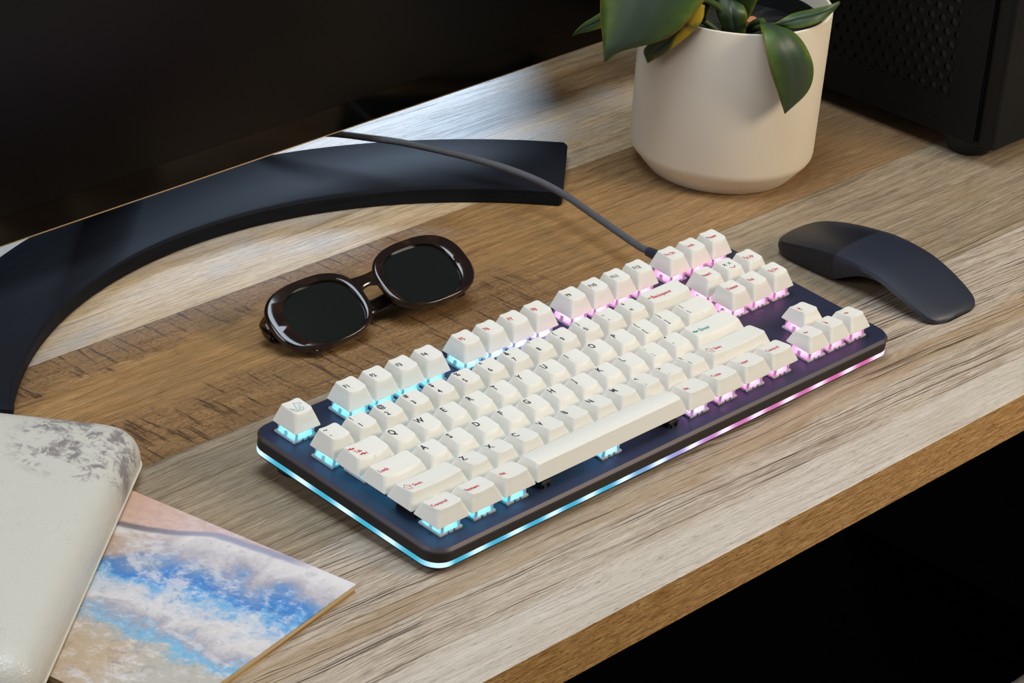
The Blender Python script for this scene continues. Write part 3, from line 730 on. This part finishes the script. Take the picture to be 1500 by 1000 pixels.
for k in range(13):
    x = -9.5+19*k/12; e = (abs(x)/9.5)**2
    top = 13.4+.9*e; bot = 5.2-4.6*e; yc = (top+bot)/2; hh = (top-bot)/2
    rs.append([(x, yc+hh*math.cos(t), .1+2.0*math.sin(t)) for t in [2*math.pi*q_/20 for q_ in range(20)]])
m.rings(rs)
for sx in (-1, 1):          # lugs that carry the hinges
    m.rings([[(sx*x_, 8+h_*math.cos(t), z_+d_*math.sin(t)) for t in [2*math.pi*q_/16 for q_ in range(16)]] for x_, h_, z_, d_ in ((60, 5.5, -3.5, 2), (67, 5.5, -4.2, 2.2), (69.5, 4.6, -6.5, 2.2), (69.8, 4.2, -9.5, 1.6))])
m.build('front_frame', M_ACE, gl)
for sx in (-1, 1):
    m = MB(); c = sx*35.1
    rs = [supe(c, 24.0*k, 19.7*k, .5+.25*(1-k*k)) for k in (1, .8, .6, .4, .2, .02)]
    m.rings([[wrap(p) for p in r_] for r_ in [supe(c, 24.0, 19.7, -.6)]+rs]); m.build('lens', M_LENS, gl)
# folded temples lie behind the front and rest on the desk
for pts in ([(-69.5, 6, -7), (-69, 5, -10.5), (-62, 4, -14.6), (-40, 2, -15.8), (0, 0, -14.4), (30, -4, -13.4), (48, -11, -11), (58, -17, -8.5)],
            [(69.5, 6, -7), (69.5, 4, -10), (63, 2.5, -12.2), (40, 1, -11.6), (0, -3, -10.4), (-30, -9, -8.3), (-46, -16, -4.2), (-55.5, -21, -1.6)]):
    m = MB(); rs = []; cc = catmull(pts, 5)
    for i, p in enumerate(cc):
        t = i/(len(cc)-1); hw = 4.4 if t < .5 else 4.4-.8*(t-.5); th = 1.5
        if i > len(cc)-4: hw *= (.94, .8, .5)[i-len(cc)+3]
        d = (cc[min(i+1, len(cc)-1)]-cc[max(i-1, 0)]).normalized(); up = Vector((0, 1, 0)); up = (up-d*up.dot(d)).normalized(); nn = d.cross(up)
        rs.append([tuple(p+up*hw*math.cos(q_)+nn*th*math.sin(q_)) for q_ in [2*math.pi*k/14 for k in range(14)]])
    m.rings(rs); m.build('temple', M_ACE, gl)

# ------------------------------------------------------------------ booklet
E1 = Vector((-.192, .981, 0)).normalized(); E2 = Vector((-E1.y, E1.x, 0))
bk = empty('booklet', (-45.5, 9.2, 0), (0, 0, math.atan2(E1.y, E1.x))); tag(bk, 'thin paperback booklet with blue and sandy seashore painting cover', 'booklet')
def cover():
    n = N('seashore_painting_print'); X, Y, Z = n.pos()     # X along the long edge, Y away from the spine-side edge
    k = n.ramp(n.m('DIVIDE', X, 160.0), [(0, (0, 0, 0)), (.2, (.0, .0, .0)), (.37, (.06, .06, .06)), (.50, (.06, .06, .06)), (.61, (.24, .24, .24)), (.78, (.40, .40, .40)), (1, (.45, .45, .45))], 'B_SPLINE')
    sep = n.nd('ShaderNodeSeparateColor'); n.put(sep.inputs[0], k)
    line = n.m('MULTIPLY', sep.outputs[0], 75.0)
    w = n.noise(n.xyz(n.m('MULTIPLY', X, .035), n.m('MULTIPLY', Y, .035), 1.0), 1, 6, .62, 1.2)
    w2 = n.noise(n.xyz(n.m('MULTIPLY', X, .022), n.m('MULTIPLY', Y, .030), 7.0), 1, 7, .6, 1.8)
    f = n.noise(n.xyz(X, Y, 3.0), .20, 7, .72, .25)
    jl = n.m('MULTIPLY', n.m('SUBTRACT', n.noise(n.xyz(n.m('MULTIPLY', X, .07), 0.0), 1, 4), .5), 4)
    d = n.m('SUBTRACT', n.m('ADD', Y, jl), line)
    # blend of bands with depth d from the shoreline
    q = n.m('ADD', d, n.m('ADD', n.m('MULTIPLY', n.m('SUBTRACT', w, .5), 60), n.m('MULTIPLY', n.m('SUBTRACT', f, .5), 26)))
    qq = n.m('DIVIDE', n.m('ADD', q, 0.0), 110.0)
    far = n.sm(X, 85, 125)
    band = n.ramp(qq, [(0, srgb(214, 206, 204)), (.10, srgb(198, 190, 190)), (.20, srgb(168, 160, 168)), (.29, srgb(112, 142, 180)), (.38, srgb(62, 122, 188)), (.48, srgb(116, 166, 206)),
                       (.58, srgb(184, 188, 196)), (.68, srgb(208, 200, 196)), (.78, srgb(160, 156, 164)), (.88, srgb(110, 170, 204)), (.97, srgb(176, 170, 160))])
    band2 = n.ramp(qq, [(0, srgb(204, 190, 176)), (.08, srgb(178, 148, 122)), (.26, srgb(170, 136, 108)), (.34, srgb(96, 116, 136)), (.40, srgb(70, 138, 176)), (.50, srgb(160, 176, 184)), (.60, srgb(196, 196, 196)), (.74, srgb(150, 128, 108)), (.9, srgb(178, 156, 128))])
    col = n.mix(far, band, band2)
    bot = n.m('MULTIPLY', n.sm(n.m('ADD', Y, n.m('MULTIPLY', n.m('SUBTRACT', w2, .5), 60)), 88, 122), n.sm(X, 25, 60))
    col = n.mix(bot, col, srgb(184, 160, 132))
    col = n.mix(n.m('MULTIPLY', n.sm(n.m('ADD', n.m('MULTIPLY', w2, .7), n.m('MULTIPLY', f, .3)), .50, .62), .62), col, srgb(208, 202, 202))
    col = n.mix(n.m('MULTIPLY', n.sm(f, .50, .64), .30), col, srgb(222, 216, 216))
    col = n.mix(n.m('MULTIPLY', n.m('SUBTRACT', 1.0, n.sm(f, .32, .46)), .35), col, srgb(96, 104, 126))
    sand = n.mix(n.sm(X, 70, 160), srgb(206, 186, 184), srgb(206, 160, 130))
    sand = n.mix(n.m('MULTIPLY', n.sm(f, .35, .65), .45), sand, srgb(176, 140, 124))
    col = n.mix(n.m('SUBTRACT', 1.0, n.sm(d, -1.2, .6)), col, sand)
    lw = n.m('MULTIPLY', n.m('SUBTRACT', 1.0, n.sm(n.m('ABSOLUTE', n.m('SUBTRACT', d, .8)), 1.0, 4.2)), n.sm(X, 20, 40))
    col = n.mix(n.m('MULTIPLY', lw, .85), col, n.mix(n.sm(X, 80, 120), srgb(140, 140, 164), srgb(92, 86, 92)))
    n.bsdf(col, .38, 0, n.bump(f, .06, .0003)); return n.mat
m = MB()
def brect(z, i=0): return [(-i, -i, z), (212+i, -i, z), (212+i, 150+i, z), (-i, 150+i, z)]
m.rings([brect(4.35), brect(4.8)]); m.build('front_cover', cover(), bk, smooth=False)
n = N('page_edges'); X, Y, Z = n.pos(); st_ = n.noise(n.xyz(n.m('MULTIPLY', X, .01), n.m('MULTIPLY', Y, .01), n.m('MULTIPLY', Z, 3.2)), 1, 2)
n.bsdf(n.ramp(st_, [(.35, srgb(150, 116, 72)), (.5, srgb(206, 180, 134)), (.65, srgb(232, 214, 176))]), .7); M_PAGE = n.mat
m = MB(); m.rings([brect(.5, -.8), brect(2.3, -.2), brect(4.35, -.6)]); m.build('page_block', M_PAGE, bk, smooth=False)
m = MB(); m.rings([brect(0), brect(.5)]); m.build('back_cover', M_PAGE, bk, smooth=False)

# ------------------------------------------------------------------ pouch
n = N('cream_marbled_leather'); X, Y, Z = n.pos()
wr = n.noise(n.xyz(n.m('MULTIPLY', X, .05), n.m('MULTIPLY', Y, .14), Z), 1, 4)
cell = n.voronoi(n.xyz(n.m('ADD', X, n.m('MULTIPLY', wr, 9.0)), n.m('MULTIPLY', Y, .8), Z), .70, 'DISTANCE_TO_EDGE'); cre = n.sm(cell, .0, .16)
wr = n.noise(n.xyz(n.m('MULTIPLY', X, .05), n.m('MULTIPLY', Y, .14), Z), 1, 4)
sA = n.noise(n.xyz(X, Y, Z), .035, 7, .62, .6); sB = n.noise(n.xyz(X, Y, n.m('ADD', Z, 40.0)), .09, 6, .7, 2.0)
spot = n.m('SUBTRACT', 1.0, n.sm(n.m('ADD', n.m('POWER', n.m('DIVIDE', n.m('SUBTRACT', X, 34.0), 34.0), 2.0), n.m('POWER', n.m('DIVIDE', n.m('ADD', Y, 26.0), 34.0), 2.0)), .6, 1.5))
st_ = n.m('MULTIPLY', n.sm(n.m('ADD', n.m('MULTIPLY', sA, .6), n.m('MULTIPLY', sB, .4)), .485, .58), spot)
vein = n.m('SUBTRACT', 1.0, n.sm(n.m('ABSOLUTE', n.m('SUBTRACT', n.noise(n.xyz(X, Y, 3.0), .018, 5, .6, .8), .5)), .0, .006))
col = n.mix(n.m('MULTIPLY', st_, .80), srgb(196, 191, 180), srgb(104, 92, 98))
col = n.mix(n.m('MULTIPLY', vein, .12), col, srgb(120, 112, 112))
b = n.bsdf(col, .27, 0, n.bump(n.m('ADD', n.m('MULTIPLY', cre, .30), n.m('MULTIPLY', wr, 1.2)), .45, .0007)); b.inputs['Sheen Weight'].default_value = .1
M_POUCH = n.mat
po = empty('leather_pouch', (-45.8, 167, 4.9), (0, 0, math.atan2(-.617, -.787))); tag(po, 'cream leather pouch with grey marbled stains lying on the booklet', 'pouch')
PL, PW = 235, 175
m = MB(); rs = []
# local X runs along the front edge away from the visible corner, local Y is to its right (negative side)
for ins, z, rad in ((1.2, 0, 14), (.3, 1.2, 15), (0, 2.2, 15), (.4, 3.2, 15), (.3, 5, 15), (.2, 8, 15.5), (.9, 12, 16), (2.4, 16, 16), (4.8, 19.4, 16), (8, 21.6, 16), (12, 22.8, 15), (18, 23.6, 12), (30, 24.2, 8), (50, 24.6, 5), (80, 24.8, 2)):
    rs.append(rrect(ins, PL-ins, -PW+ins, -ins, max(rad-ins*.2, 1), z, 8, 10))
m.rings(rs); m.build('body', M_POUCH, po)
m = MB(); m.rings([rrect(-.5, PL+.5, -PW-.5, .5, 15.5, z, 8, 10) for z in (2.3, 3.0)]); m.build('seam', plain('cream_leather_piping', srgb(206, 200, 186), .45), po)

# ------------------------------------------------------------------ stool under the desk
n = N('grey_wool_weave'); X, Y, Z = n.pos(); v = n.noise(n.xyz(X, Y, Z), .8, 4, .7)
n.bsdf(n.ramp(v, [(.3, srgb(88, 88, 96)), (.7, srgb(176, 176, 184))]), .9, 0, n.bump(v, .6, .001)); M_WOOL = n.mat
stl = empty('upholstered_stool', (720, -230, -740)); tag(stl, 'grey woven fabric seat corner below the desk edge', 'stool')
m = MB(); m.rings([rrect(-200+i, 200-i, -212+i, 213-i, 18, z, 6) for i, z in ((6, 360), (0, 366), (0, 430), (4, 437), (10, 440))]); m.build('seat_cushion', M_WOOL, stl)
for sx in (-1, 1):
    for sy in (-1, 1):
        m = MB(); m.rings([rrect(sx*165-r_, sx*165+r_, sy*175-r_, sy*175+r_, 4, z, 3) for r_, z in ((12, 0), (18, 362))]); m.build('leg', M_LEGP, stl)

# ------------------------------------------------------------------ room
def struct(name, box, mat):
    m = MB(); m.box(*box); return tag(m.build(name, mat, smooth=False), kind='structure')
M_FLOOR = plain('dark_carpet', srgb(2, 2, 2), 1.0, Specular_IOR_Level=0.0)
M_WALL = plain('charcoal_wall_paint', srgb(3, 3, 3), 1.0, Specular_IOR_Level=0.0)
struct('floor', (-2500, 4000, -2500, 2600, -760, -740), M_FLOOR)
struct('wall_back', (-2500, 4000, 2600, 2620, -740, 2200), M_WALL)

# ------------------------------------------------------------------ lights
def area(name, loc, tgt, size, power, col, sy=None):
    l = bpy.data.lights.new(name, 'AREA'); l.energy = power; l.color = col; l.size = size*S
    if sy: l.shape = 'RECTANGLE'; l.size_y = sy*S
    o = bpy.data.objects.new(name, l); C.objects.link(o); o.location = Vector(loc)*S
    o.rotation_euler = (Vector(tgt)-Vector(loc)).to_track_quat('-Z', 'Y').to_euler(); return o
area('key_softbox', (950, -950, 850), (220, 120, 0), 520, 16.5, (1.0, .87, .68))
area('overhead_softbox', (30, 130, 1500), (200, 120, 0), 850, 19, (.78, .89, 1.0))
area('fill_softbox', (-1500, 300, 900), (200, 120, 0), 1000, 12, (.96, .97, 1.0))
area('window_light', (1950, 1500, 1000), (300, 300, 0), 950, 80, (.58, .76, 1.0), 800)
w = bpy.data.worlds.new('World'); scn.world = w; w.use_nodes = True
w.node_tree.nodes['Background'].inputs[0].default_value = (.8, .88, 1, 1); w.node_tree.nodes['Background'].inputs[1].default_value = .07

# ------------------------------------------------------------------ camera
cam = bpy.data.cameras.new('camera'); cam.sensor_width = 36; cam.lens = 96.685; cam.clip_start = .05; cam.clip_end = 50
co = bpy.data.objects.new('camera', cam); C.objects.link(co)
rt = Vector((0.6902579654, -0.7201623267, 0.0700725655)); dn = Vector((-0.2885686852, -0.3628006889, -0.8860608185)); fw = Vector((0.6635299957, 0.5913897896, -0.4582423611))
mt = Matrix((rt, -dn, -fw)).transposed().to_4x4(); mt.translation = Vector((-843.3808529991, -790.1981768298, 724.5978325782))*S
co.matrix_world = mt; scn.camera = co
vs_ = scn.view_settings; vs_.view_transform = 'Standard'; vs_.look = 'None'; vs_.gamma = 1; vs_.use_curve_mapping = False; vs_.exposure = 0
